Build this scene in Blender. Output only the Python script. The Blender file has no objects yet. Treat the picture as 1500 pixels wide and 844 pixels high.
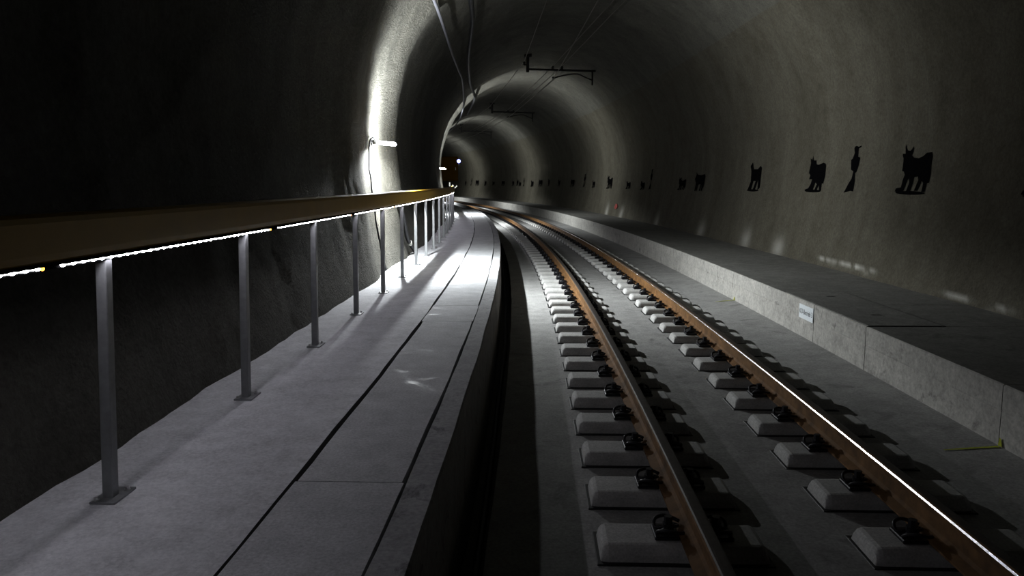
import bpy, bmesh, math, random
from mathutils import Vector, Matrix, noise
from mathutils.geometry import tessellate_polygon
random.seed(7)
R = 200.0                                   # radius of the track curve (centre lies to the left)
C = bpy.context.scene.collection
PI = math.pi
LEAN = 0.08                                 # the line climbs 8 percent: plumb things lean forward in the track frame
ZW, ZF, ZR = 0.2356, -0.235, 0.19           # walkway top, track slab, right ledge top (rail top = 0)
LAMP_W = 1150.0
LAMP_N = 3.5
LAMP_NDOWN = 0.75
LAMP_AIM = -0.28
LAMP_S = [10.4, 28.15, 46.15, 64.15]
ARM_S = [10.0, 24.0, 38.0, 52.0]

# ---------------------------------------------------------------- frame helpers
def W(s, u, z):
    a = s / R
    return Vector(((R + u) * math.cos(a) - R, (R + u) * math.sin(a), z))
def TAN(s):
    a = s / R
    return Vector((-math.sin(a), math.cos(a), 0))
def LAT(s):
    a = s / R
    return Vector((math.cos(a), math.sin(a), 0))
def FRM(s, u, z):                           # local frame: x = to the right, y = along the track, z = up
    m = Matrix.Rotation(s / R, 4, 'Z')
    m.translation = W(s, u, z)
    return m
def frange(a, b, d):
    n = max(1, int(round((b - a) / d)))
    return [a + (b - a) * i / n for i in range(n + 1)]
def sm(x, a, b):
    t = min(1, max(0, (x - a) / (b - a)))
    return t * t * (3 - 2 * t)

# ---------------------------------------------------------------- object helpers
def link(name, data, mats=(), parent=None, matrix=None):
    o = bpy.data.objects.new(name, data)
    C.objects.link(o)
    if data is not None and hasattr(data, 'materials'):
        for m in mats:
            data.materials.append(m)
    if parent is not None:
        o.parent = parent
    if matrix is not None:
        o.matrix_world = matrix if parent is None else matrix
        if parent is not None:
            o.matrix_parent_inverse = Matrix()
            o.matrix_basis = matrix
    return o
def obj(name, bm, mats, parent=None, matrix=None, smooth=False):
    me = bpy.data.meshes.new(name)
    bmesh.ops.recalc_face_normals(bm, faces=bm.faces) if smooth != 'keep' else None
    bm.to_mesh(me); bm.free()
    if smooth:
        for p in me.polygons: p.use_smooth = True
    if not isinstance(mats, (list, tuple)): mats = [mats]
    return link(name, me, mats, parent, matrix)
def tag(o, label, cat, group=None):
    o['label'] = label; o['category'] = cat
    if group: o['group'] = group
    return o
def struct(o, label=None):
    o['kind'] = 'structure'
    if label: o['label'] = label
    return o
def empty(name, matrix, label, cat, group=None):
    o = bpy.data.objects.new(name, None)
    C.objects.link(o)
    o.matrix_world = matrix
    o.empty_display_size = 0.1
    return tag(o, label, cat, group)
def copy_tree(o, parent=None):
    c = o.copy(); C.objects.link(c)
    if parent is not None: c.parent = parent
    for ch in list(o.children):
        copy_tree(ch, c)
    return c
def add_box(bm, x0, x1, y0, y1, z0, z1, mi=0, bevel=0, seg=2):
    vs = [bm.verts.new((x, y, z)) for x in (x0, x1) for y in (y0, y1) for z in (z0, z1)]
    idx = [(0, 1, 3, 2), (4, 6, 7, 5), (0, 4, 5, 1), (2, 3, 7, 6), (0, 2, 6, 4), (1, 5, 7, 3)]
    fs = [bm.faces.new([vs[i] for i in q]) for q in idx]
    for f in fs: f.material_index = mi
    if bevel:
        es = list({e for f in fs for e in f.edges})
        r = bmesh.ops.bevel(bm, geom=es, offset=bevel, segments=seg, affect='EDGES', profile=0.5)
        for f in r['faces']: f.material_index = mi
    return vs
def add_cyl(bm, p0, p1, r0, r1=None, n=12, cap=True, mi=0):
    p0, p1 = Vector(p0), Vector(p1)
    r1 = r0 if r1 is None else r1
    d = (p1 - p0).normalized()
    a = d.orthogonal().normalized(); b = d.cross(a)
    A = [bm.verts.new(p0 + (a * math.cos(2 * PI * i / n) + b * math.sin(2 * PI * i / n)) * r0) for i in range(n)]
    B = [bm.verts.new(p1 + (a * math.cos(2 * PI * i / n) + b * math.sin(2 * PI * i / n)) * r1) for i in range(n)]
    for i in range(n):
        f = bm.faces.new((A[i], A[(i + 1) % n], B[(i + 1) % n], B[i])); f.material_index = mi
    if cap:
        f = bm.faces.new(A[::-1]); f.material_index = mi
        f = bm.faces.new(B); f.material_index = mi
def spline(pts, n=8):
    P = [Vector(p) for p in pts]
    out = []
    for i in range(len(P) - 1):
        p0 = P[i - 1] if i else P[0] * 2 - P[1]
        p1, p2 = P[i], P[i + 1]
        p3 = P[i + 2] if i + 2 < len(P) else P[-1] * 2 - P[-2]
        for k in range(n):
            t = k / n
            out.append(0.5 * ((2 * p1) + (p2 - p0) * t + (2 * p0 - 5 * p1 + 4 * p2 - p3) * t * t + (3 * p1 - p0 - 3 * p2 + p3) * t ** 3))
    out.append(P[-1])
    return out
def add_tube(bm, pts, r, n=8, mi=0):
    pts = [Vector(p) for p in pts]
    ring = []
    d0 = (pts[1] - pts[0]).normalized()
    a = d0.orthogonal().normalized()
    for i, p in enumerate(pts):
        d = (pts[min(i + 1, len(pts) - 1)] - pts[max(i - 1, 0)]).normalized()
        a = (a - d * a.dot(d)).normalized()
        b = d.cross(a)
        ring.append([bm.verts.new(p + (a * math.cos(2 * PI * k / n) + b * math.sin(2 * PI * k / n)) * r) for k in range(n)])
    for i in range(len(ring) - 1):
        for k in range(n):
            f = bm.faces.new((ring[i][k], ring[i][(k + 1) % n], ring[i + 1][(k + 1) % n], ring[i + 1][k])); f.material_index = mi
    f = bm.faces.new(ring[0][::-1]); f.material_index = mi
    f = bm.faces.new(ring[-1]); f.material_index = mi
def add_sweep(bm, prof, ss, mis=None, closed=True, wob=None):
    """sweep a (u, z) profile along the track; mis = material index for each profile segment"""
    n = len(prof); rows = []
    for s in ss:
        rows.append([bm.verts.new(W(s, u + (wob(s, k) if wob else 0), z)) for k, (u, z) in enumerate(prof)])
    m = n if closed else n - 1
    for i in range(len(rows) - 1):
        for k in range(m):
            f = bm.faces.new((rows[i][k], rows[i + 1][k], rows[i + 1][(k + 1) % n], rows[i][(k + 1) % n]))
            if mis: f.material_index = mis[k]
    if closed:
        bm.faces.new(rows[0]); bm.faces.new(rows[-1][::-1])
    return rows

# ---------------------------------------------------------------- materials
def newmat(name):
    m = bpy.data.materials.new(name); m.use_nodes = True
    nt = m.node_tree; nt.nodes.clear()
    out = nt.nodes.new('ShaderNodeOutputMaterial')
    b = nt.nodes.new('ShaderNodeBsdfPrincipled')
    nt.links.new(b.outputs[0], out.inputs[0])
    return m, nt, b, out
def N(nt, typ, **kw):
    n = nt.nodes.new(typ)
    for k, v in kw.items():
        if k in n.inputs: n.inputs[k].default_value = v
        else: setattr(n, k, v)
    return n
def ramp(nt, fac, stops):
    r = nt.nodes.new('ShaderNodeValToRGB')
    el = r.color_ramp.elements
    while len(el) < len(stops): el.new(0.5)
    for e, (p, c) in zip(el, stops):
        e.position = p
        e.color = (c, c, c, 1) if isinstance(c, (int, float)) else (*c, 1)
    nt.links.new(fac, r.inputs[0])
    return r.outputs[0]
def mix(nt, fac, a, b, mode='MIX'):
    m = nt.nodes.new('ShaderNodeMix'); m.data_type = 'RGBA'; m.blend_type = mode
    for i, v in ((0, fac), (6, a), (7, b)):
        if hasattr(v, 'is_linked') or isinstance(v, bpy.types.NodeSocket): nt.links.new(v, m.inputs[i])
        elif i == 0: m.inputs[0].default_value = v
        else: m.inputs[i].default_value = (*v, 1)
    return m.outputs[2]
def noise_tex(nt, vec, scale, detail=6, rough=0.6, dist=0.0):
    t = N(nt, 'ShaderNodeTexNoise', Scale=scale, Detail=detail, Roughness=rough, Distortion=dist)
    nt.links.new(vec, t.inputs['Vector'])
    return t.outputs['Fac']
def simple(name, col, rough=0.6, metal=0.0, var=0.0, scale=30, spec=0.5):
    m, nt, b, out = newmat(name)
    b.inputs['Roughness'].default_value = rough
    b.inputs['Metallic'].default_value = metal
    b.inputs['Specular IOR Level'].default_value = spec
    if var:
        tc = N(nt, 'ShaderNodeTexCoord')
        n = noise_tex(nt, tc.outputs['Object'], scale)
        lo = tuple(c * (1 - var) for c in col); hi = tuple(min(1, c * (1 + var)) for c in col)
        nt.links.new(ramp(nt, n, [(0.3, lo), (0.7, hi)]), b.inputs['Base Color'])
    else:
        b.inputs['Base Color'].default_value = (*col, 1)
    return m
def emit(name, col, strength):
    m = bpy.data.materials.new(name); m.use_nodes = True
    nt = m.node_tree; nt.nodes.clear()
    out = nt.nodes.new('ShaderNodeOutputMaterial'); e = nt.nodes.new('ShaderNodeEmission')
    e.inputs[0].default_value = (*col, 1); e.inputs[1].default_value = strength
    nt.links.new(e.outputs[0], out.inputs[0])
    return m
def concrete(name, lo, hi, bump=0.25, fine=60, stain=0.35, rough=0.85, wet=False, spec=0.3, sscale=2.6, sth=0.60):
    m, nt, b, out = newmat(name)
    tc = N(nt, 'ShaderNodeTexCoord'); v = tc.outputs['Object']
    n1 = noise_tex(nt, v, 0.9, 8, 0.62, 0.3)
    n2 = noise_tex(nt, v, 7.0, 8, 0.65)
    n3 = noise_tex(nt, v, fine, 5, 0.7)
    c = mix(nt, ramp(nt, n1, [(0.3, 0), (0.7, 1)]), lo, hi)
    c = mix(nt, 0.5, c, ramp(nt, n2, [(0.25, tuple(x * 0.75 for x in lo)), (0.75, tuple(min(1, x * 1.15) for x in hi))]))
    spots = ramp(nt, noise_tex(nt, v, sscale, 7, 0.7, 0.6), [(sth, 0), (sth + 0.1, 1)])
    sfac = N(nt, 'ShaderNodeMath', operation='MULTIPLY'); nt.links.new(spots, sfac.inputs[0]); sfac.inputs[1].default_value = stain
    c = mix(nt, sfac.outputs[0], c, tuple(x * 0.45 for x in lo))
    c = mix(nt, 0.25, c, ramp(nt, n3, [(0.3, 0.0), (0.7, 1.0)]), 'OVERLAY')
    nt.links.new(c, b.inputs['Base Color'])
    b.inputs['Specular IOR Level'].default_value = spec
    if wet:
        w = ramp(nt, noise_tex(nt, v, 3.3, 6, 0.65, 0.5), [(0.57, rough), (0.72, 0.42)])
        nt.links.new(w, b.inputs['Roughness'])
    else:
        b.inputs['Roughness'].default_value = rough
    bp = N(nt, 'ShaderNodeBump', Strength=bump, Distance=0.01)
    ad = N(nt, 'ShaderNodeMath', operation='ADD'); nt.links.new(n3, ad.inputs[0]); nt.links.new(n2, ad.inputs[1])
    nt.links.new(ad.outputs[0], bp.inputs['Height']); nt.links.new(bp.outputs[0], b.inputs['Normal'])
    return m
def shotcrete(name, lo, hi, bump=0.9):
    m, nt, b, out = newmat(name)
    tc = N(nt, 'ShaderNodeTexCoord'); v = tc.outputs['Object']
    mp = N(nt, 'ShaderNodeMapping'); nt.links.new(v, mp.inputs[0]); mp.inputs['Scale'].default_value = (1, 1, 0.22)
    n1 = noise_tex(nt, mp.outputs[0], 1.5, 7, 0.6, 0.4)          # damp streaks running down
    n2 = noise_tex(nt, v, 5.0, 8, 0.65)
    n3 = noise_tex(nt, v, 26, 8, 0.78)
    vo = N(nt, 'ShaderNodeTexVoronoi', Scale=46.0); nt.links.new(v, vo.inputs['Vector'])
    c = mix(nt, ramp(nt, n1, [(0.32, 0), (0.68, 1)]), lo, hi)
    c = mix(nt, 0.4, c, ramp(nt, n2, [(0.25, tuple(x * 0.6 for x in lo)), (0.75, hi)]))
    c = mix(nt, 0.35, c, ramp(nt, n3, [(0.3, 0.0), (0.7, 1.0)]), 'OVERLAY')
    at = N(nt, 'ShaderNodeAttribute', attribute_name='deposit')
    c = mix(nt, at.outputs['Fac'], c, (0.75, 0.75, 0.70))
    nt.links.new(c, b.inputs['Base Color'])
    b.inputs['Roughness'].default_value = 0.88
    b.inputs['Specular IOR Level'].default_value = 0.25
    ad = N(nt, 'ShaderNodeMath', operation='ADD'); nt.links.new(n3, ad.inputs[0]); nt.links.new(n2, ad.inputs[1])
    a2 = N(nt, 'ShaderNodeMath', operation='SUBTRACT'); nt.links.new(ad.outputs[0], a2.inputs[0])
    sc = N(nt, 'ShaderNodeMath', operation='MULTIPLY'); nt.links.new(vo.outputs['Distance'], sc.inputs[0]); sc.inputs[1].default_value = 0.3
    nt.links.new(sc.outputs[0], a2.inputs[1])
    bp = N(nt, 'ShaderNodeBump', Strength=min(1.0, bump), Distance=0.03 if bump < 0.8 else 0.06)
    nt.links.new(a2.outputs[0], bp.inputs['Height']); nt.links.new(bp.outputs[0], b.inputs['Normal'])
    return m

M = {}
M['shot_l'] = shotcrete('shotcrete_left', (0.07, 0.069, 0.058), (0.135, 0.131, 0.112), 0.9)
M['shot_r'] = shotcrete('shotcrete_right', (0.085, 0.078, 0.057), (0.145, 0.136, 0.108), 0.7)
M['shot_c'] = shotcrete('shotcrete_crown', (0.09, 0.088, 0.074), (0.16, 0.155, 0.132), 0.7)
M['slab'] = concrete('track_slab_concrete', (0.24, 0.24, 0.235), (0.38, 0.38, 0.37), 0.3, 55, 0.5, sscale=3.0, sth=0.58)
M['walk'] = concrete('walkway_concrete', (0.47, 0.48, 0.495), (0.64, 0.65, 0.665), 0.2, 70, 0.2)
M['cover'] = concrete('cover_slab_concrete', (0.39, 0.40, 0.41), (0.53, 0.54, 0.55), 0.12, 80, 0.25, 0.85, True, 0.45)
M['kerb'] = concrete('kerb_concrete', (0.27, 0.275, 0.28), (0.42, 0.425, 0.43), 0.3, 50, 0.8, sscale=6.0, sth=0.57)
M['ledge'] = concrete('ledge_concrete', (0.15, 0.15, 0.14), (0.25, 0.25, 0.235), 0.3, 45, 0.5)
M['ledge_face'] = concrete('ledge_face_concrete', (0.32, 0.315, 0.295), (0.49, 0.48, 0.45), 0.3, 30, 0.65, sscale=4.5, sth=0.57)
M['block'] = concrete('precast_block_concrete', (0.40, 0.40, 0.39), (0.55, 0.55, 0.535), 0.12, 90, 0.2)
M['gutter'] = simple('gutter_dark', (0.03, 0.03, 0.028), 0.6, 0, 0.4, 8)  # near-black tone for the gutter and the trench under the covers
M['rubber'] = simple('black_rubber', (0.012, 0.012, 0.012), 0.6, 0, 0.2, 20)
M['steel'] = simple('galvanized_steel', (0.30, 0.31, 0.315), 0.42, 0.6, 0.12, 25)
M['bolt'] = simple('bolt_steel', (0.6, 0.6, 0.6), 0.3, 0.9)
M['clip'] = simple('black_clip_steel', (0.018, 0.018, 0.022), 0.45, 0.3, 0.3, 40)
M['rust'] = simple('rusty_rail_steel', (0.165, 0.090, 0.036), 0.8, 0.0, 0.45, 9, 0.3)
M['railtop'] = simple('dull_rail_top', (0.07, 0.06, 0.052), 0.55, 0.2, 0.3, 30)
M['polish'] = simple('polished_running_band', (0.9, 0.9, 0.9), 0.24, 1.0)
M['yellow'] = simple('yellow_brown_handrail_paint', (0.36, 0.215, 0.022), 0.38, 0, 0.08, 6)
M['black'] = simple('black_plastic', (0.012, 0.012, 0.013), 0.5, 0, 0.1, 20)
M['jet'] = simple('matt_black_channel', (0.003, 0.003, 0.003), 0.9, 0, 0, 1, 0.0)
M['cable_grey'] = simple('grey_cable_sheath', (0.10, 0.10, 0.115), 0.5)
M['wire'] = simple('dark_copper_wire', (0.10, 0.08, 0.065), 0.35, 0.8)
M['arm'] = simple('dark_arm_steel', (0.025, 0.024, 0.022), 0.6, 0.3, 0.2, 10)
M['paint'] = simple('black_stencil_paint', (0.002, 0.002, 0.0024), 0.9, 0, 0.2, 30, 0.03)
M['ypaint'] = simple('yellow_marking_paint', (0.36, 0.40, 0.012), 0.7, 0, 0.25, 25)
M['rpaint'] = simple('red_marking_paint', (0.32, 0.07, 0.06), 0.8, 0, 0.4, 20)
M['sign'] = simple('white_sign_plate', (0.78, 0.83, 0.86), 0.45)
M['ink'] = simple('dark_sign_lettering', (0.05, 0.055, 0.06), 0.6)
M['white'] = simple('white_reflector', (0.75, 0.75, 0.68), 0.4)
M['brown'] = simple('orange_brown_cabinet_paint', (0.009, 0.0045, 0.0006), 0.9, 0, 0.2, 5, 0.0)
M['tube'] = emit('lamp_tube_glow', (0.93, 0.97, 1.0), 60)
M['blue'] = emit('blue_white_lamp_glow', (0.25, 0.28, 1.0), 6)
M['led'] = emit('led_bead_glow', (0.94, 0.91, 1.0), 82)
M['led_strip'] = emit('led_strip_glow', (0.89, 0.89, 1.0), 60)
M['led_end'] = emit('led_end_orange_glow', (1.0, 0.45, 0.06), 6)

# ---------------------------------------------------------------- tunnel lining
CZ, CR = 2.0, 3.38
def half_profile():
    pts = []
    for z in frange(-0.3, 2.0, 0.05)[:-1]:
        d = (2.0 - z) / 2.0
        pts.append((CR - 0.36 * d ** 1.6, z))
    return pts
side = half_profile()
arc = [(CR * math.cos(t), CZ + CR * math.sin(t)) for t in frange(0, PI, 0.018)]
PROF = side + arc + [(-u, z) for u, z in side[::-1]]        # right base -> crown -> left base
NS = len(side); NA = len(arc)
def prof_normal(k):
    a = PROF[max(0, k - 1)]; b = PROF[min(len(PROF) - 1, k + 1)]
    dx, dz = b[0] - a[0], b[1] - a[1]
    l = math.hypot(dx, dz)
    return (-dz / l, dx / l)                                 # inward
def disp(s, u, z):
    """inward offset of the sprayed lining at this place"""
    left = sm(-u, -0.5, 2.6)
    up = sm(z, 0.3, 1.3)
    rib = math.cos(2 * PI * (s - 8.75) / 3.0)
    rib = 0.5 * rib + 0.5 * rib * abs(rib) ** 0.3
    w = 0.75 + 0.6 * noise.noise((s * 0.21, u * 0.35, z * 0.35 + 9))
    A = 0.016 + 0.006 * left
    d = A * rib * w * (0.35 + 0.65 * up)
    hi = 0.25 + 0.75 * sm(z, 0.4, 1.2)
    for L in LAMP_S:                                         # ribs beside each lamp, shaped to cut off its light along the wall
        x = (s - L - 1.2) / (0.42 if s < L + 1.2 else 0.6)
        d += (0.05 + 0.085 * left) * hi * math.exp(-x * x)
        x = (s - L + 1.55) / 0.55
        d += (0.02 + 0.05 * left) * hi * math.exp(-x * x)
    d += 0.014 * noise.noise((s * 2.3, u * 0.3, z * 0.3 + 20)) + 0.007 * noise.noise((s * 5.1, u * 0.5, z * 0.5 + 20))
    d += 0.05 * noise.noise((s * 0.35 + 3, u * 0.5, z * 0.5))
    d += 0.022 * noise.noise((s * 1.1, u * 1.3, z * 1.0 + 4)) 
    d += 0.010 * noise.noise((s * 3.2, u * 3.5, z * 2.6)) * (0.5 + left)
    d += 0.006 * noise.noise((s * 8.0, u * 8.0, z * 8.0)) * (0.4 + left)
    return d
def lining_point(s, u, z, nu, nz, extra=0.0):
    d = disp(s, u, z) + extra
    return W(s, u + nu * d, z + nz * d)
def wall_pt(s, z, side_sign, extra=0.0):
    """a point on the left (-1) or right (+1) wall at height z"""
    if z < 2.0: u = CR - 0.36 * ((2.0 - z) / 2.0) ** 1.6
    else: u = math.sqrt(max(0.01, CR ** 2 - (z - CZ) ** 2))
    nz = 0.0 if z < 2.0 else -(z - CZ) / CR
    nu = -1.0 if z < 2.0 else -u / CR
    return lining_point(s, u * side_sign, z, nu * side_sign, nz, extra)
def deposit(s, z):
    v = 0.0
    for a, b, z0 in ((9.15, 11.1, 0.285), (7.25, 7.9, 0.245), (6.6, 7.15, 0.225)):
        t = sm(s, a, a + 0.25) * (1 - sm(s, b - 0.25, b))
        zc = z0 + 0.02 * noise.noise((s * 3, 1, 2))
        v = max(v, t * math.exp(-((z - zc) / 0.022) ** 2) * (0.45 + 0.9 * noise.noise((s * 7, z * 20, 5))))
    for i, (a, zz, h) in enumerate(((12.6, 0.3, 0.16), (14.2, 0.3, 0.2), (17.2, 0.28, 0.2), (21.5, 0.28, 0.22), (26.2, 0.3, 0.25), (28.6, 0.28, 0.3))):
        v = max(v, 0.35 * math.exp(-((s - a) / 0.22) ** 2) * math.exp(-((z - zz) / h) ** 2))
    return min(1, max(0, v))
def lining(name, k0, k1, ss, mat, dep=False):
    bm = bmesh.new(); rows = []; dv = []
    lay = bm.verts.layers.float.new('deposit')
    for s in ss:
        row = []
        for k in range(k0, k1 + 1):
            u, z = PROF[k]; nu, nz = prof_normal(k)
            v = bm.verts.new(lining_point(s, u, z, nu, nz))
            if dep: v[lay] = deposit(s, z)
            row.append(v)
        rows.append(row)
    for i in range(len(rows) - 1):
        for k in range(k1 - k0):
            bm.faces.new((rows[i][k], rows[i][k + 1], rows[i + 1][k + 1], rows[i + 1][k]))
    return struct(obj(name, bm, mat, smooth='keep'))
sL = frange(-5, 3, 0.16) + frange(3, 14, 0.06)[1:] + frange(14, 34, 0.12)[1:] + frange(34, 92, 0.4)[1:]
sR = frange(-5, 5, 0.2) + frange(5, 14, 0.07)[1:] + frange(14, 34, 0.15)[1:] + frange(34, 92, 0.4)[1:]
sC = frange(-5, 8, 0.3) + frange(8, 34, 0.14)[1:] + frange(34, 92, 0.4)[1:]
kr = NS + int(NA * 0.22); kl = NS + int(NA * 0.78)
struct(lining('wall_right', 0, kr, sR, M['shot_r'], True), 'sprayed concrete tunnel wall right of the track with painted animals')
struct(lining('ceiling', kr, kl, sC, M['shot_c']), 'sprayed concrete tunnel crown over the track')
struct(lining('wall_left', kl, len(PROF) - 1, sL, M['shot_l']), 'rough sprayed concrete wall behind the handrail')

# ---------------------------------------------------------------- floor, walkway, kerb, ledge
SS = frange(-5, 92, 0.5)
SF = frange(-5, 30, 0.2) + frange(30, 92, 0.6)[1:]
bm = bmesh.new()
add_sweep(bm, [(-1.62, -0.56), (-1.45, -0.56), (-1.45, ZF), (-0.4, ZF), (0.0, ZF + 0.004), (1.0, ZF), (1.62, -0.19), (1.9, -0.19), (1.9, -0.8), (-1.62, -0.8)], SF, [1, 1, 0, 0, 0, 0, 0, 0, 0, 0],
          wob=lambda s, k: 0.008 * noise.noise((s * 1.7, k, 0)) if k in (1, 2) else 0)
struct(obj('floor', bm, [M['slab'], M['gutter']]), 'grey concrete track slab with a drain gutter along its left edge')
def jag(s, k, a=0.012):
    return a * noise.noise((s * 1.1, k * 3.7, 2)) + 0.4 * a * noise.noise((s * 6, k * 3.7, 5))
bm = bmesh.new()
add_sweep(bm, [(-3.5, ZW), (-2.19, ZW), (-2.19, ZW - 0.12), (-1.75, ZW - 0.12), (-1.75, -0.8), (-3.5, -0.8)], SF, [0, 1, 1, 1, 0, 0],
          wob=lambda s, k: jag(s, 1) if k in (1, 2) else 0)
struct(obj('walkway', bm, [M['walk'], M['gutter']]), 'pale concrete walkway under the handrail on the left')
bm = bmesh.new()
add_sweep(bm, [(-1.735, ZW), (-1.62, ZW), (-1.612, ZW - 0.01), (-1.60, -0.62), (-1.735, -0.62)], SF,
          wob=lambda s, k: jag(s, 2, 0.008) if k in (0, 4) else (jag(s, 3, 0.006) if k in (1, 2) else 0))
struct(obj('kerb', bm, M['kerb']), 'concrete kerb beam between the walkway and the track')
cuts = [-0.6, 2.755, 6.2, 7.02, 10.4, 13.8, 17.2, 20.6, 24.0, 27.4, 30.8, 34.2]
ordn = ['nearest', 'second from the camera', 'short third from the camera', 'fourth from the camera', 'fifth from the camera', 'sixth from the camera', 'seventh from the camera', 'eighth from the camera', 'ninth from the camera', 'tenth from the camera', 'farthest']
for i in range(len(cuts) - 1):
    a, b = cuts[i] + 0.004, cuts[i + 1] - 0.004
    bm = bmesh.new()
    e = 0.01 * random.uniform(-1, 1)
    g = [0.0, 0.012, -0.004, 0.006, 0, 0, 0, 0, 0, 0, 0][i]
    add_sweep(bm, [(-2.172 + g, ZW + 0.001), (-1.745 - g * 0.4, ZW + 0.001), (-1.745 - g * 0.4, ZW - 0.08), (-2.172 + g, ZW - 0.08)], frange(a, b, 0.2),
              wob=lambda s, k: jag(s, i + 11, 0.007))
    o = obj('cover_slab', bm, M['cover'])
    tag(o, 'flat grey concrete duct cover slab in the walkway, %s' % ordn[i], 'cover slab', 'cover slabs along the walkway')
joints = [-5, -1.2, 1.6, 4.45, 6.27, 7.39, 10.9, 12.7, 16.2, 19.7, 23.2, 26.7, 30.2, 33.7, 37.2, 40.7, 44.2, 48, 52, 56, 60, 66, 72, 80, 92]
bm = bmesh.new()
for a, b in zip(joints[:-1], joints[1:]):
    gap = 0.006 if a in (6.27, 7.39, 12.7) else 0.003
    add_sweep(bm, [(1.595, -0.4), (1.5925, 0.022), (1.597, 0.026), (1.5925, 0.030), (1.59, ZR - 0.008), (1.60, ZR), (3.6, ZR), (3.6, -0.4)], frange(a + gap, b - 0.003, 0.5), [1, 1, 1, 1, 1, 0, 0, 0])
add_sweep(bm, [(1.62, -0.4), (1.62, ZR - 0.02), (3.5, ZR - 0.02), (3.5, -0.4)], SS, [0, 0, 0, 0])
struct(obj('ledge', bm, [M['ledge'], M['ledge_face']]), 'raised concrete service ledge along the right wall')

# duct lid with two lifting holes set in the ledge
t = empty('duct_lid', FRM(7.26, 1.93, ZR), 'flat concrete duct lid with two lifting slots in the right ledge', 'lid')
bm = bmesh.new()
add_box(bm, -0.325, 0.31, -1.0, 0.98, -0.01, 0.006, 0, 0.003, 1)
obj('lid_plate', bm, M['ledge'], t)
for x, y in ((0.035, 0.65), (-0.015, -0.48)):
    bm = bmesh.new()
    add_box(bm, x - 0.045, x + 0.045, y - 0.022, y + 0.022, 0.0062, 0.0072)
    obj('lifting_slot', bm, M['black'], t)
bm = bmesh.new(); add_box(bm, -0.34, 0.32, -1.014, -1.002, 0.0, 0.004); add_box(bm, 0.312, 0.324, -1.0, 0.98, 0.0, 0.004)
obj('edge_joint', bm, M['black'], t)

# ---------------------------------------------------------------- rails
def rail_profile(c, sgn):
    """flat-bottom rail, outline from the foot; sgn = +1 when the gauge side is the left side"""
    h = [(-0.0625, -0.155), (-0.0625, -0.146), (-0.02, -0.130), (-0.008, -0.115), (-0.007, -0.055), (-0.012, -0.045), (-0.0325, -0.038), (-0.0335, -0.016),
         (-0.0330, -0.0135), (-0.0285, -0.0055), (-0.0215, -0.0012), (-0.012, 0.0)]
    L = [(x, z) for x, z in h]
    Rr = [(-x, z) for x, z in h[::-1]]
    return [(c + x, z) for x, z in L + Rr]
for c, nm in ((-0.535, 'left'), (0.535, 'right')):
    bm = bmesh.new()
    p = rail_profile(c, 1)
    mis = []
    for k in range(len(p)):
        if nm == 'right':
            mis.append(2 if k == 8 else (1 if k in range(10, 16) else 0))
        else:
            mis.append(1 if k in range(9, 14) else 0)
    add_sweep(bm, p, SF, mis)
    o = obj('rail', bm, [M['rust'], M['railtop'], M['polish']])
    for pl in o.data.polygons:
        pl.use_smooth = False
    if nm == 'left': tag(o, 'rusty orange-brown steel rail nearer the walkway, curving left', 'rail', 'track rails')
    else: tag(o, 'rusty steel rail with a shining top edge, nearer the right ledge', 'rail', 'track rails')

# ---------------------------------------------------------------- concrete rail blocks with rubber boots and clips
def block_bm(bm=None, mi=0):
    own = bm or bmesh.new()
    prof = [(-0.135, 0.0), (-0.129, 0.042), (-0.124, 0.056), (-0.114, 0.069), (-0.102, 0.077), (-0.088, 0.08), (0.088, 0.08), (0.102, 0.077), (0.114, 0.069), (0.124, 0.056), (0.129, 0.042), (0.135, 0.0)]
    L0, L1 = -0.365, 0.365
    xs = [(L0, 0.0, 0.94), (L0 + 0.003, 0.35, 0.95), (L0 + 0.009, 0.72, 0.96), (L0 + 0.02, 0.92, 0.975), (L0 + 0.036, 1, 1)]
    rows = []
    sl = xs + [(-0.12, 1, 1), (0.12, 1, 1)] + [(-x, a, b) for x, a, b in xs[::-1]]
    for x, kz, ky in sl:
        rows.append([own.verts.new((x, y * ky, z * kz)) for y, z in prof])
    for i in range(len(rows) - 1):
        for k in range(len(prof) - 1):
            f = own.faces.new((rows[i][k], rows[i][k + 1], rows[i + 1][k + 1], rows[i + 1][k])); f.material_index = mi
    return own
def boot_bm(own=None, mi=0):
    own = own or bmesh.new()
    add_box(own, -0.38, 0.38, -0.155, 0.155, -0.01, 0.012, mi, 0.004, 1)
    return own
CLIP = [(0.046, -0.058, 0.034), (0.07, -0.075, 0.04), (0.115, -0.082, 0.05), (0.155, -0.062, 0.042), (0.158, -0.03, 0.018), (0.128, -0.016, 0.026), (0.092, -0.017, 0.04),
        (0.062, 0.0, 0.040), (0.092, 0.017, 0.04), (0.128, 0.016, 0.026), (0.158, 0.03, 0.018), (0.155, 0.062, 0.042), (0.115, 0.082, 0.05), (0.07, 0.075, 0.04), (0.046, 0.058, 0.034)]
def clip_bm(sg, x0, z0, n=5, own=None, seg=4, mi=0):
    own = own or bmesh.new()
    pts = spline([(x0 + sg * x, y, z0 + z) for x, y, z in CLIP], seg)
    add_tube(own, pts, 0.0085, n, mi)
    return own
def screw_bm(sg, x0, z0, own=None, mi=0):
    own = own or bmesh.new()
    add_cyl(own, (x0 + sg * 0.105, 0, z0 + 0.012), (x0 + sg * 0.105, 0, z0 + 0.052), 0.026, n=10, mi=mi)
    add_cyl(own, (x0 + sg * 0.105, 0, z0 + 0.052), (x0 + sg * 0.105, 0, z0 + 0.085), 0.019, n=6, mi=mi)
    return own
def plate_bm(sg, x0, z0, own=None, mi=0):
    own = own or bmesh.new()
    a, b = sorted((x0 + sg * 0.064, x0 + sg * 0.172))
    add_box(own, a, b, -0.068, 0.068, z0 + 0.0, z0 + 0.018, mi, 0.004, 1)
    return own
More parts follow.
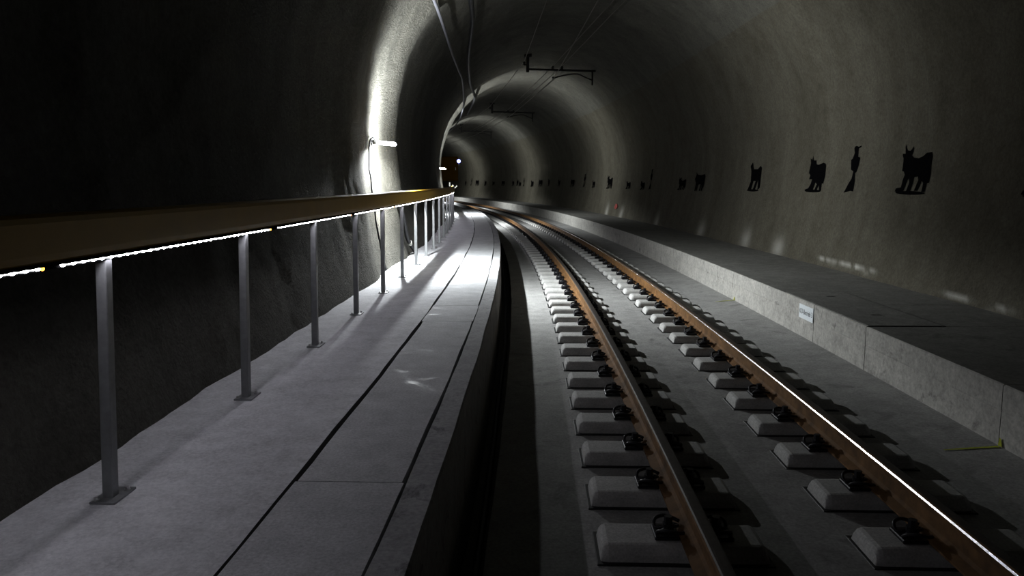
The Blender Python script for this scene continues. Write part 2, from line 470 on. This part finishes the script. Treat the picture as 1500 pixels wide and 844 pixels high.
ONES = ['', 'first', 'second', 'third', 'fourth', 'fifth', 'sixth', 'seventh', 'eighth', 'ninth', 'tenth', 'eleventh', 'twelfth', 'thirteenth', 'fourteenth', 'fifteenth', 'sixteenth', 'seventeenth', 'eighteenth', 'nineteenth']
TENS = ['', '', 'twent', 'thirt', 'fort', 'fift', 'sixt', 'sevent', 'eight', 'ninet']
def ordinal(n):
    if n < 20: return ONES[n]
    t, o = divmod(n, 10)
    if n == 100: return 'hundredth'
    if n > 100: return 'hundred and ' + ordinal(n - 100)
    return TENS[t] + ('ieth' if o == 0 else 'y-' + ONES[o])
XR = 0.05                                    # rail centre in block coordinates (left row); mirrored on the right
protos = {}
for row, (bu, xr) in {'left': (-0.585, 0.05), 'right': (0.585, -0.05)}.items():
    t = empty('rail_block', FRM(0, bu, -0.24), 'x', 'rail block')
    obj('concrete_block', block_bm(), M['block'], t, smooth=False)
    obj('rubber_boot', boot_bm(), M['rubber'], t)
    for sg in (-1, 1):
        c = obj('clip', clip_bm(sg, xr, 0.08), M['clip'], t, smooth=True)
        obj('screw', screw_bm(sg, xr, 0.08), M['clip'], c)
        obj('guide_plate', plate_bm(sg, xr, 0.08), M['clip'], c)
    own = bmesh.new(); block_bm(own, 0); boot_bm(own, 1)
    for sg in (-1, 1):
        clip_bm(sg, xr, 0.08, 4, own, 2, 1); screw_bm(sg, xr, 0.08, own, 1); plate_bm(sg, xr, 0.08, own, 1)
    far = obj('rail_block', own, [M['block'], M['clip']])
    protos[row] = [t, far, bu, [False, False]]
k = 0
s = 2.61
while s < 60:
    k += 1
    for row in ('left', 'right'):
        t, far, bu, used = protos[row]
        near = s < 20
        i = 0 if near else 1
        src = t if near else far
        o = src if not used[i] else copy_tree(src)
        used[i] = True
        o.matrix_world = FRM(s, bu, -0.24)
        side_txt = 'left rail' if row == 'left' else 'right rail'
        tag(o, '%s concrete block from the camera under the %s' % (ordinal(k), side_txt), 'rail block', 'concrete blocks under the %s rail' % row)
    s += 0.5575

# ---------------------------------------------------------------- handrail with posts and LED strips
HU = -2.805
root = empty('handrail', Matrix(), 'long yellow-brown handrail on steel posts along the walkway, lit by a strip below', 'handrail')
root.matrix_world = Matrix()
bm = bmesh.new()
hp = [(-2.845, 1.14), (-2.775, 1.14), (-2.767, 1.15), (-2.765, 1.17), (-2.765, 1.268), (-2.770, 1.285), (-2.785, 1.295), (-2.825, 1.295), (-2.840, 1.287), (-2.845, 1.268)]
sH = frange(-3, 30, 0.25)
add_sweep(bm, hp, sH)
obj('top_rail', bm, M['yellow'], root)
bm = bmesh.new()
add_sweep(bm, [(-2.7835, 1.14), (-2.766, 1.14), (-2.766, 1.131), (-2.7815, 1.131), (-2.7815, 1.119), (-2.7835, 1.119)], sH)  # wall-side lip added to keep the strip's light off the wall
obj('led_channel', bm, M['jet'], root)
secs = [(-1.9, 0.16), (0.27, 2.25), (2.355, 4.29), (4.435, 6.29), (6.46, 8.42), (8.58, 10.9), (11.06, 13.1), (13.26, 15.3), (15.5, 17.6), (17.8, 19.9), (20.1, 22.2), (22.4, 24.5), (24.7, 26.8)]
for a, b in secs:
    bm = bmesh.new()                                         # one continuous strip, swelling at every bead
    n = 8; pitch = 0.056; rows = []
    for x in (frange(a, b, pitch / 8) if a < 12 else frange(a, b, 0.1)):
        c = 0.5 + 0.5 * math.cos(2 * PI * (x - a - 0.01) / pitch)
        r = 0.0017 + 0.0050 * c ** 5 if a < 4.3 else (0.0030 if a < 12 else 0.0040)
        rows.append([bm.verts.new(W(x, -2.775 + r * math.cos(2 * PI * i / n), 1.1268 + r * 0.9 * math.sin(2 * PI * i / n))) for i in range(n)])
    for r0, r1 in zip(rows[:-1], rows[1:]):
        for i in range(n): bm.faces.new((r0[i], r1[i], r1[(i + 1) % n], r0[(i + 1) % n]))
    bm.faces.new(rows[0]); bm.faces.new(rows[-1][::-1])
    st = obj('led_strip', bm, M['led'], root)
    bm = bmesh.new()
    bmesh.ops.create_uvsphere(bm, u_segments=8, v_segments=6, radius=0.007, matrix=FRM(b + 0.012, -2.775, 1.1262))
    obj('orange_led_end', bm, M['led_end'], st)
post0 = None
s = 2.575
k = 0
while s < 29.8:
    m = FRM(s, HU, ZW)
    if post0 is None:
        bm = bmesh.new()
        h = 1.14 - ZW
        vs = add_box(bm, -0.0205, 0.0205, -0.0205, 0.0205, 0.006, h, 0, 0.003, 1)
        for v in bm.verts: v.co.y += LEAN * v.co.z
        post0 = obj('post', bm, M['steel'], root, m)
        bm = bmesh.new()
        add_box(bm, -0.045, 0.05, -0.06, 0.085, 0.0, 0.009, 0, 0.001, 1)
        obj('base_plate', bm, M['steel'], post0)
        for bx, by in ((-0.028, -0.043), (0.032, 0.058)):
            bm = bmesh.new()
            add_cyl(bm, (bx, by, 0.009), (bx, by, 0.012), 0.012, n=12)
            add_cyl(bm, (bx, by, 0.012), (bx, by, 0.022), 0.008, n=6)
            obj('bolt', bm, M['bolt'], post0)
    else:
        c = copy_tree(post0, root); c.matrix_basis = m
    s += 1.318 + (0.04 if k > 3 else 0); k += 1
# one more post behind the first, just out of the picture
c = copy_tree(post0, root); c.matrix_basis = FRM(1.25, HU, ZW)

# ---------------------------------------------------------------- wall lamps
def lamp(s, label, first):
    base = wall_pt(s, 1.95, -1)
    t = empty('wall_lamp', Matrix.Translation(base) @ Matrix.Rotation(s / R, 4, 'Z'), label, 'lamp', 'tube lamps on the left wall')
    bm = bmesh.new()
    add_box(bm, -0.05, 0.02, -0.045, 0.045, -0.05, 0.05, 0, 0.008, 2)
    add_cyl(bm, (0.02, 0, 0), (0.075, 0, -0.004), 0.03, 0.027, 14)
    h = obj('lamp_holder', bm, M['black'], t, smooth=False)
    bm = bmesh.new()
    pr = [(0.075, 0.026), (0.31, 0.026), (0.328, 0.022), (0.34, 0.012), (0.343, 0.002)]
    rows = []
    for x, r in pr:
        rows.append([bm.verts.new((x, r * math.cos(2 * PI * i / 14), r * math.sin(2 * PI * i / 14) - 0.09 * x)) for i in range(14)])
    for i in range(len(rows) - 1):
        for j in range(14):
            bm.faces.new((rows[i][j], rows[i][(j + 1) % 14], rows[i + 1][(j + 1) % 14], rows[i + 1][j]))
    obj('lamp_tube', bm, M['tube'], t, smooth=True)
    ld = bpy.data.lights.new('lamp_lens', 'POINT'); ld.shadow_soft_size = 0.03; ld.energy = LAMP_W; ld.color = (0.95, 0.985, 1.0)
    ld.use_nodes = True; nt = ld.node_tree                   # luminaire throws a fan across the tunnel, little along it
    em = nt.nodes.get('Emission') or nt.nodes.new('ShaderNodeEmission')
    tc = nt.nodes.new('ShaderNodeTexCoord'); sx = nt.nodes.new('ShaderNodeSeparateXYZ')
    nt.links.new(tc.outputs['Normal'], sx.inputs[0])
    ad = N(nt, 'ShaderNodeMath', operation='ADD'); nt.links.new(sx.outputs['Y'], ad.inputs[0]); ad.inputs[1].default_value = LAMP_AIM
    sq = N(nt, 'ShaderNodeMath', operation='MULTIPLY'); nt.links.new(ad.outputs[0], sq.inputs[0]); nt.links.new(ad.outputs[0], sq.inputs[1])
    om = N(nt, 'ShaderNodeMath', operation='SUBTRACT', use_clamp=True); om.inputs[0].default_value = 1.0; nt.links.new(sq.outputs[0], om.inputs[1])
    pw = N(nt, 'ShaderNodeMath', operation='POWER'); nt.links.new(om.outputs[0], pw.inputs[0]); pw.inputs[1].default_value = LAMP_N
    s2 = N(nt, 'ShaderNodeMath', operation='MULTIPLY'); nt.links.new(sx.outputs['Y'], s2.inputs[0]); nt.links.new(sx.outputs['Y'], s2.inputs[1])
    o2 = N(nt, 'ShaderNodeMath', operation='SUBTRACT', use_clamp=True); o2.inputs[0].default_value = 1.0; nt.links.new(s2.outputs[0], o2.inputs[1])
    p2 = N(nt, 'ShaderNodeMath', operation='POWER'); nt.links.new(o2.outputs[0], p2.inputs[0]); p2.inputs[1].default_value = LAMP_NDOWN
    dn = N(nt, 'ShaderNodeMapRange', interpolation_type='SMOOTHSTEP'); nt.links.new(sx.outputs['Z'], dn.inputs[0])
    dn.inputs[1].default_value = -0.13; dn.inputs[2].default_value = -0.30
    mx = N(nt, 'ShaderNodeMix'); nt.links.new(dn.outputs[0], mx.inputs[0]); nt.links.new(pw.outputs[0], mx.inputs[2]); nt.links.new(p2.outputs[0], mx.inputs[3])
    nt.links.new(mx.outputs[0], em.inputs['Strength'])
    lo = bpy.data.objects.new('lamp_lens', ld); C.objects.link(lo); lo.parent = t
    lo.matrix_basis = Matrix.Translation((0.375, 0.0, -0.034))
    return t
ll = ['glowing white tube lamp on the left wall, nearest the camera', 'small glowing tube lamp farther along the left wall, beyond the nearest lamp', 'tube lamp on the left wall past the bend, third from the camera', 'tube lamp on the left wall deepest in the tunnel']
for i, s in enumerate(LAMP_S):
    lamp(s, ll[i], i == 0)
def wall_cable(name, pts, r, mat, label, off=0.012, sgn=-1, n=6):
    bm = bmesh.new()
    P = spline([(s, z, e) for s, z, e in pts], n)
    add_tube(bm, [wall_pt(p.x, p.y, sgn, off + p.z) for p in P], r, 6)
    return tag(obj(name, bm, mat, smooth=True), label, 'cable')
wall_cable('lamp_cable', [(10.36, 1.95, 0.04), (10.28, 2.0, 0.05), (10.16, 1.96, 0.02), (10.08, 1.8, 0.015), (10.0, 1.55, 0.01), (9.9, 1.3, 0.01), (9.85, 1.1, 0.01), (9.8, 0.7, 0.01), (9.8, 0.25, 0.01)], 0.012, M['black'], 'thin black cable hanging down the left wall from the nearest lamp')
wall_cable('lamp_cable', [(28.1, 1.95, 0.04), (27.95, 1.98, 0.03), (27.86, 1.7, 0.01), (27.8, 1.2, 0.01), (27.8, 0.4, 0.01)], 0.012, M['black'], 'thin black cable hanging from the second lamp along the left wall')
# black conduit standing against the wall below the handrail
bm = bmesh.new()
P = spline([wall_pt(11.3, 1.1, -1, 0.06), wall_pt(11.45, 0.85, -1, 0.06), wall_pt(11.9, 0.52, -1, 0.06), wall_pt(12.5, 0.25, -1, 0.07)], 6)
add_tube(bm, P, 0.035, 10)
t = tag(obj('conduit', bm, M['black'], smooth=True), 'black conduit slanting down the left wall behind the seventh post', 'conduit')
bm = bmesh.new(); add_cyl(bm, wall_pt(12.02, 0.455, -1, 0.063), wall_pt(12.1, 0.42, -1, 0.064), 0.039, n=10)
o = obj('clamp_band', bm, M['white'], t); o['label'] = 'pale clamp band on the conduit'

# cables under the crown on the left
def lining_path(pts, off):
    out = []
    for s, u, z in pts:
        th = math.atan2(z - CZ, u)
        uu, zz = CR * math.cos(th), CZ + CR * math.sin(th)
        out.append(W(s, uu - off * math.cos(th), zz - off * math.sin(th)))      # stands off the ribs, so it hangs straight
    return out
bm = bmesh.new()
cp = [(-3, -2.66, 4.05), (4, -2.68, 4.02), (8, -2.675, 4.03), (11.35, -2.677, 4.03), (14.97, -2.693, 4.009), (17.6, -2.66, 4.06), (19.5, -2.62, 4.11), (23.5, -2.6, 4.13), (28, -2.56, 4.18), (36, -2.5, 4.25), (46, -2.5, 4.25)]
add_tube(bm, spline(lining_path(cp, 0.21), 6), 0.026, 8)
tag(obj('power_cable', bm, M['cable_grey'], smooth=True), 'thick grey cable running along the upper left of the tunnel above the nearest lamp', 'cable')
bm = bmesh.new()
cp = [(-3, -2.2, 4.54), (8, -2.2, 4.54), (13.42, -2.231, 4.513), (15.35, -2.308, 4.442), (17.8, -2.42, 4.33), (22, -2.40, 4.36), (26, -2.2, 4.54), (29.1, -2.066, 4.649), (35.9, -1.95, 4.74)]
add_tube(bm, spline(lining_path(cp, 0.21), 6), 0.045, 8)
tag(obj('cable_duct', bm, M['black'], smooth=True), 'dark pipe fixed under the upper left of the crown, right of the grey cable', 'pipe')

# ---------------------------------------------------------------- overhead line
def ceiling_z(u): return CZ + math.sqrt(CR ** 2 - u * u)
al = {24.0: 'dark catenary arm hanging from the tunnel crown, nearest of those in view', 38.0: 'dark catenary arm under the crown, second in view', 52.0: 'small dark catenary arm deepest in the tunnel, third in view'}
for s in ARM_S[1:]:
    t = empty('catenary_arm', FRM(s, 0, 0), al[s], 'catenary arm', 'catenary arms under the crown')
    bm = bmesh.new(); add_box(bm, -0.49, -0.40, -0.045, 0.045, 4.83, ceiling_z(-0.45) + 0.1, 0, 0.006, 1); obj('upright', bm, M['arm'], t)
    bm = bmesh.new(); add_box(bm, -0.56, -0.33, -0.12, 0.12, ceiling_z(-0.45) - 0.07, ceiling_z(-0.45) + 0.1, 0, 0.006, 1); obj('mounting_plate', bm, M['arm'], t)
    bm = bmesh.new(); add_cyl(bm, (-0.45, 0, 4.92), (1.70, 0, 4.885), 0.032, n=10); obj('cross_bar', bm, M['arm'], t)
    bm = bmesh.new(); add_cyl(bm, (1.60, 0, 4.90), (1.60, 0, 4.45), 0.028, n=10); obj('drop_post', bm, M['arm'], t)
    bm = bmesh.new(); add_tube(bm, spline([(1.60, 0, 4.60), (1.35, 0, 4.70), (1.12, 0, 4.79), (0.75, 0, 4.755), (0.36, 0, 4.66)], 5), 0.02, 8); obj('steady_arm', bm, M['arm'], t, smooth=True)
    bm = bmesh.new(); add_box(bm, 0.33, 0.39, -0.05, 0.05, 4.636, 4.70, 0, 0.008, 1); obj('contact_clamp', bm, M['arm'], t)
    for x in (0.35, 0.63, -0.55):
        zb = 4.92 if x > 0 else 5.05
        bm = bmesh.new()
        for j in range(4):
            add_cyl(bm, (x, 0, zb + 0.005 + j * 0.025), (x, 0, zb + 0.022 + j * 0.025), 0.05 if j % 2 == 0 else 0.032, n=12)
        if x < 0: add_box(bm, -0.57, -0.44, -0.02, 0.02, zb - 0.015, zb + 0.01)
        obj('insulator', bm, M['black'], t)
def wire(name, sup, r, label, mat='wire'):
    bm = bmesh.new(); pts = []
    for (s0, u0, z0), (s1, u1, z1) in zip(sup[:-1], sup[1:]):
        a, b = W(s0, u0, z0), W(s1, u1, z1)
        for j in range(12):
            t = j / 12
            p = a.lerp(b, t); p.z -= 4 * t * (1 - t) * 0.02
            pts.append(p)
    pts.append(W(*sup[-1]))
    add_tube(bm, pts, r, 6)
    return tag(obj(name, bm, M[mat], smooth=True), label, 'wire', 'overhead wires')
wire('contact_wire', [(-4, 0.3, 4.62), (10, 0.17, 4.62), (24, 0.36, 4.62), (38, 0.34, 4.62), (52, 0.4, 4.62), (66, 0.3, 4.62), (80, 0.3, 4.62)], 0.011, 'contact wire over the track, lowest of the overhead wires, catching a glint', 'wire')
wire('messenger_wire', [(-4, 0.9, 5.03), (10, 1.07, 5.03), (24, 0.35, 5.03), (38, 0.35, 5.03), (52, 0.35, 5.03), (66, 0.35, 5.03)], 0.011, 'dark messenger wire resting on the arm insulator left of its twin')
wire('messenger_wire', [(-4, 1.1, 5.03), (10, 1.27, 5.03), (24, 0.63, 5.03), (38, 0.6, 5.03), (52, 0.6, 5.03), (66, 0.6, 5.03)], 0.011, 'dark messenger wire on the rightmost arm insulator')
wire('feeder_wire', [(-4, -0.45, 5.17), (10, -0.46, 5.17), (24, -0.55, 5.17), (38, -0.55, 5.17), (52, -0.55, 5.17)], 0.01, 'thin feeder wire left of the arm uprights under the crown')

# ---------------------------------------------------------------- stencilled figures on the right wall
GOAT_A = [(0.31, 1.75), (0.241, 1.749), (0.263, 1.823), (0.259, 1.867), (0.234, 1.821), (0.205, 1.786), (0.14, 1.779), (0.108, 1.8), (0.092, 1.83), (0.072, 1.798), (0.075, 1.762), (0.097, 1.726), (0.043, 1.698), (-0.074, 1.686), (-0.166, 1.706), (-0.238, 1.743), (-0.342, 1.744), (-0.362, 1.694), (-0.367, 1.594), (-0.384, 1.494), (-0.381, 1.404), (-0.34, 1.404), (-0.331, 1.303), (-0.258, 1.302), (-0.263, 1.404), (-0.224, 1.424), (-0.171, 1.312), (-0.095, 1.312), (-0.147, 1.435), (-0.123, 1.476), (-0.047, 1.472), (-0.039, 1.394), (-0.012, 1.30), (0.077, 1.299), (0.041, 1.404), (0.068, 1.457), (0.094, 1.436), (0.131, 1.321), (0.16, 1.283), (0.331, 1.300), (0.315, 1.338), (0.203, 1.351), (0.195, 1.437), (0.173, 1.501), (0.209, 1.538), (0.251, 1.544), (0.272, 1.695), (0.307, 1.728)]
GOAT_B = [(0.298, 1.786), (0.205, 1.753), (0.191, 1.828), (0.155, 1.76), (0.104, 1.74), (0.053, 1.751), (0.026, 1.682), (-0.057, 1.674), (-0.225, 1.7), (-0.288, 1.686), (-0.315, 1.655), (-0.333, 1.522), (-0.323, 1.39), (-0.267, 1.39), (-0.296, 1.28), (-0.225, 1.28), (-0.185, 1.365), (-0.14, 1.279), (-0.052, 1.284), (-0.112, 1.377), (-0.036, 1.402), (0.008, 1.29), (0.185, 1.269), (0.31, 1.287), (0.176, 1.314), (0.124, 1.377), (0.104, 1.452), (0.21, 1.453), (0.188, 1.516), (0.26, 1.555), (0.244, 1.706)]
HERDER = [(0.07, 1.901), (0.023, 1.909), (-0.032, 1.892), (-0.096, 1.907), (-0.115, 1.89), (-0.035, 1.868), (-0.051, 1.757), (-0.114, 1.743), (-0.1, 1.623), (-0.075, 1.545), (-0.041, 1.535), (-0.081, 1.412), (-0.093, 1.278), (-0.015, 1.286), (0.179, 1.258), (0.094, 1.367), (0.021, 1.457), (0.011, 1.558), (0.087, 1.582), (0.13, 1.718), (0.084, 1.739), (0.058, 1.816), (0.083, 1.873)]
DOG = [(0.318, 1.726), (0.224, 1.799), (0.12, 1.662), (-0.065, 1.658), (-0.19, 1.72), (-0.276, 1.684), (-0.357, 1.306), (-0.249, 1.264), (-0.2, 1.451), (-0.117, 1.263), (0.001, 1.262), (-0.061, 1.437), (0.049, 1.438), (0.085, 1.252), (0.275, 1.25), (0.193, 1.423), (0.246, 1.634)]
COW = [(0.52, 1.60), (0.40, 1.72), (0.47, 1.80), (0.36, 1.76), (0.25, 1.72), (-0.1, 1.70), (-0.42, 1.73), (-0.52, 1.66), (-0.54, 1.35), (-0.49, 1.35), (-0.48, 1.56), (-0.46, 1.26), (-0.36, 1.26), (-0.32, 1.45), (-0.24, 1.26), (-0.15, 1.26), (-0.2, 1.45), (0.08, 1.43), (0.12, 1.25), (0.22, 1.25), (0.24, 1.44), (0.30, 1.25), (0.40, 1.25), (0.36, 1.48), (0.44, 1.54)]
SHAPES = {'goat': GOAT_A, 'goat2': GOAT_B, 'person': HERDER, 'dog': DOG, 'cow': COW}
def stencil(kind, s0, zb, zt, label, name, stretch=1.0):
    sh = SHAPES[kind]
    z0 = min(p[1] for p in sh); z1 = max(p[1] for p in sh)
    k = (zt - zb) / (z1 - z0)
    bm = bmesh.new()
    P2 = [Vector((a * stretch, 0, (b - z0) * k)) for a, b in sh]
    vs = [bm.verts.new(q) for q in P2]
    for tri in tessellate_polygon([[Vector((q.x, q.z, 0)) for q in P2]]):
        try: bm.faces.new([vs[i] for i in tri])
        except ValueError: pass
    if s0 < 16 and kind != 'person':                         # ground shadow drawn in stencil paint under the feet
        x0, x1 = min(q.x for q in P2) + 0.04, max(q.x for q in P2) - 0.02
        g = [bm.verts.new(((x0 + x1) / 2 + (x1 - x0) / 2 * math.cos(q * PI / 8), 0, 0.005 + 0.022 * math.sin(q * PI / 8))) for q in range(16)]
        bm.faces.new(g)
    for _ in range(5):
        es = [e for e in bm.edges if e.calc_length() > 0.06]
        if not es: break
        bmesh.ops.subdivide_edges(bm, edges=es, cuts=1)
        bmesh.ops.triangulate(bm, faces=bm.faces)
    for v in bm.verts:
        v.co = wall_pt(s0 + v.co.x, zb + v.co.z, 1, 0.006 if s0 < 15 else (0.012 if s0 < 33 else 0.035))
    return tag(obj(name, bm, M['paint']), label, 'wall painting', 'black painted figures in a row along the right wall')
stencil('goat', 6.78, 1.27, 1.87, 'black painted goat on the right wall, cut by the right picture edge', 'painted_goat')
stencil('goat', 8.98, 1.273, 1.867, 'largest black painted goat with two horns and sagging back', 'painted_goat')
stencil('person', 10.551, 1.258, 1.909, 'black painted standing person in a narrow cap, between two painted goats', 'painted_person')
stencil('goat2', 11.68, 1.269, 1.828, 'black painted goat with lowered head just left of the painted person', 'painted_goat')
stencil('dog', 14.509, 1.25, 1.799, 'black painted small dog-like animal left of the goat with lowered head', 'painted_dog')
FAR = [('cow', 18.25, 1.20, 1.67), ('goat', 19.8, 1.21, 1.57), ('person', 23.0, 1.19, 1.82), ('goat2', 24.0, 1.185, 1.49), ('dog', 26.05, 1.19, 1.48), ('goat', 28.95, 1.17, 1.72), ('dog', 32.0, 1.2, 1.52), ('person', 33.8, 1.22, 1.81), ('cow', 36.1, 1.21, 1.61), ('goat', 39.5, 1.23, 1.63), ('goat2', 41.95, 1.22, 1.68), ('cow', 44.35, 1.19, 1.64), ('dog', 46.7, 1.18, 1.58), ('person', 49.35, 1.19, 1.73), ('dog', 50.4, 1.21, 1.51), ('goat', 51.3, 1.21, 1.70), ('goat2', 52.8, 1.2, 1.61), ('cow', 55.95, 1.21, 1.62), ('goat', 59.25, 1.22, 1.58), ('dog', 62.2, 1.2, 1.65), ('cow', 65.2, 1.19, 1.72), ('person', 67.5, 1.18, 1.85), ('goat2', 69.6, 1.2, 1.68)]
NAMES = {'goat': 'painted_goat', 'goat2': 'painted_goat', 'cow': 'painted_cow', 'dog': 'painted_dog', 'person': 'painted_person'}
WORD = {'goat': 'goat', 'goat2': 'goat', 'cow': 'broad animal', 'dog': 'small animal', 'person': 'upright person'}
for i, (kd, s, a, b) in enumerate(FAR):
    stencil(kd, s, a, b, 'small dark painted %s on the right wall, %s figure from the right picture edge' % (WORD[kd], ordinal(i + 6)), NAMES[kd], 0.9)

# ---------------------------------------------------------------- marks, sign, deposits
def floor_mark(s, u0, u1, z, label, wall_h):
    bm = bmesh.new()
    us = frange(u0, u1, 0.02); A = []; B = []
    for u in us:
        w = 0.012 + 0.006 * noise.noise((u * 20, s, 0)); w *= 0.5 + 0.5 * sm(u, u0, u0 + 0.1)
        c = 0.01 * noise.noise((u * 9, s, 3))
        zz = ZF + max(0, (u - 1.0) / 0.62) * 0.045 + 0.003 + (0.002 if u > 1 else 0)
        A.append(bm.verts.new(W(s + c - w, u, zz))); B.append(bm.verts.new(W(s + c + w, u, zz)))
    for i in range(len(us) - 1): bm.faces.new((A[i], A[i + 1], B[i + 1], B[i]))
    pts = [(s + 0.012 * j * (1 if q else -1), 1.586, -0.185 + wall_h * j / 3.0) for q in (0, 1) for j in range(0)]
    q = [W(s - 0.02, 1.584, -0.188), W(s + 0.02, 1.584, -0.188), W(s + 0.012, 1.584, -0.188 + wall_h), W(s - 0.004, 1.584, -0.188 + wall_h)]
    bm.faces.new([bm.verts.new(p) for p in q])
    return tag(obj('yellow_paint_mark', bm, M['ypaint'], smooth='keep'), label, 'paint mark', 'yellow survey marks at the foot of the ledge')
floor_mark(10.05, 1.33, 1.575, -0.19, 'thin yellow paint line on the floor just left of the small sign', 0.05)
floor_mark(4.42, 1.25, 1.575, -0.19, 'dim yellow paint line on the floor at the lower right', 0.05)
bm = bmesh.new()
vs = []
for j in range(14):
    a = 2 * PI * j / 14; r = 1 + 0.35 * noise.noise((j * 1.7, 0, 0))
    vs.append(bm.verts.new(wall_pt(27.1 + 0.28 * r * math.cos(a), 0.55 + 0.10 * r * math.sin(a), 1, 0.03)))
bm.faces.new(vs)
tag(obj('red_paint_mark', bm, M['rpaint']), 'faint red paint blotch low on the right wall, below the far painted figures', 'paint mark')

t = empty('small_sign', FRM(7.575, 1.588, 0.074), 'small white sign plate with dark lettering on the right ledge face', 'sign')
bm = bmesh.new(); add_box(bm, -0.006, 0.0, -0.185, 0.185, -0.073, 0.073, 0, 0.001, 1)
obj('plate', bm, M['sign'], t)
cu = bpy.data.curves.new('lettering', 'FONT'); cu.body = 'KO-Betrieb 3'; cu.size = 0.074; cu.align_x = 'CENTER'; cu.align_y = 'CENTER'
tmp = bpy.data.objects.new('lettering_source', cu); C.objects.link(tmp)
bpy.context.view_layer.update()
dg = bpy.context.evaluated_depsgraph_get()
me = bpy.data.meshes.new_from_object(tmp.evaluated_get(dg))
bpy.data.objects.remove(tmp)
xs = [v.co.x for v in me.vertices]
kx = 0.335 / (max(xs) - min(xs)); xc = (max(xs) + min(xs)) / 2
for v in me.vertices:
    x, y = (v.co.x - xc) * kx, v.co.y * 1.0
    v.co = (-0.0072, -x, y)
link('lettering', me, [M['ink']], t)

# thin cable lying in the gutter
bm = bmesh.new()
add_tube(bm, [W(s, -1.53 + 0.02 * noise.noise((s * 0.4, 1, 1)), -0.52) for s in frange(-3, 40, 0.6)], 0.02, 6)
tag(obj('gutter_pipe', bm, M['cable_grey'], smooth=True), 'thin dark pipe lying in the drain gutter beside the kerb', 'pipe')

# ---------------------------------------------------------------- cabinet with a blue-white lamp past the bend
t = empty('equipment_cabinet', FRM(30.3, -2.72, 1.49), 'dim orange-brown cabinet past the handrail end with a bluish lamp on its corner', 'cabinet')
bm = bmesh.new(); add_box(bm, -0.6, 0.17, -0.0, 0.35, 0.0, 0.95, 0, 0.012, 2); obj('housing', bm, M['brown'], t)
bm = bmesh.new(); add_box(bm, -0.5, 0.12, -0.012, 0.0, 0.06, 0.89, 0, 0.005, 1)
d = obj('door', bm, M['brown'], t)
bm = bmesh.new(); add_box(bm, 0.06, 0.085, -0.03, -0.012, 0.42, 0.52, 0, 0.004, 1); obj('handle', bm, M['black'], d)
bm = bmesh.new()
add_tube(bm, [(-0.17, -0.02, -0.06), (-0.17, -0.02, -0.22)], 0.03, 6)
add_tube(bm, [(-0.14, -0.02, -0.34), (-0.04, -0.02, -0.16), (0.04, -0.02, -0.28), (0.12, -0.02, -0.2)], 0.028, 6)
o = obj('support_bracket', bm, M['white'], t); o['label'] = 'pale zigzag support bracket'
bm = bmesh.new(); add_cyl(bm, (0.17, 0.1, 0.7), (0.215, 0.04, 0.7), 0.02, n=8); add_tube(bm, [(0.215, 0.02, 0.72), (0.21, 0.02, 0.6)], 0.012, 6); obj('lamp_arm', bm, M['black'], t)
bm = bmesh.new(); bmesh.ops.create_uvsphere(bm, u_segments=14, v_segments=10, radius=0.075, matrix=Matrix.Translation((0.2, -0.06, 0.77)))
o = obj('signal_lamp', bm, M['blue'], t, smooth=True); o['label'] = 'glowing blue-white lamp bulb'

# ---------------------------------------------------------------- world, camera
w = bpy.data.worlds.new('tunnel_dark'); bpy.context.scene.world = w; w.use_nodes = True
bg = w.node_tree.nodes.get('Background')
bg.inputs[0].default_value = (0.6, 0.7, 1, 1); bg.inputs[1].default_value = 0.0004
cam = bpy.data.cameras.new('camera'); co = bpy.data.objects.new('camera', cam); C.objects.link(co)
cam.sensor_fit = 'HORIZONTAL'; cam.sensor_width = 36.0; cam.lens = 1086.45 / 1500 * 36.0
cam.clip_start = 0.02; cam.clip_end = 300
co.location = (-1.2083, 0, 1.3912)
co.rotation_euler = (PI / 2 - 0.1403, 0, 0.0486)
sc = bpy.context.scene
sc.camera = co
sc.view_settings.view_transform = 'Standard'
sc.view_settings.look = 'None'
sc.view_settings.exposure = 0.0
sc.view_settings.gamma = 0.88
sc.cycles.use_light_tree = True
sc.cycles.sample_clamp_indirect = 4.0
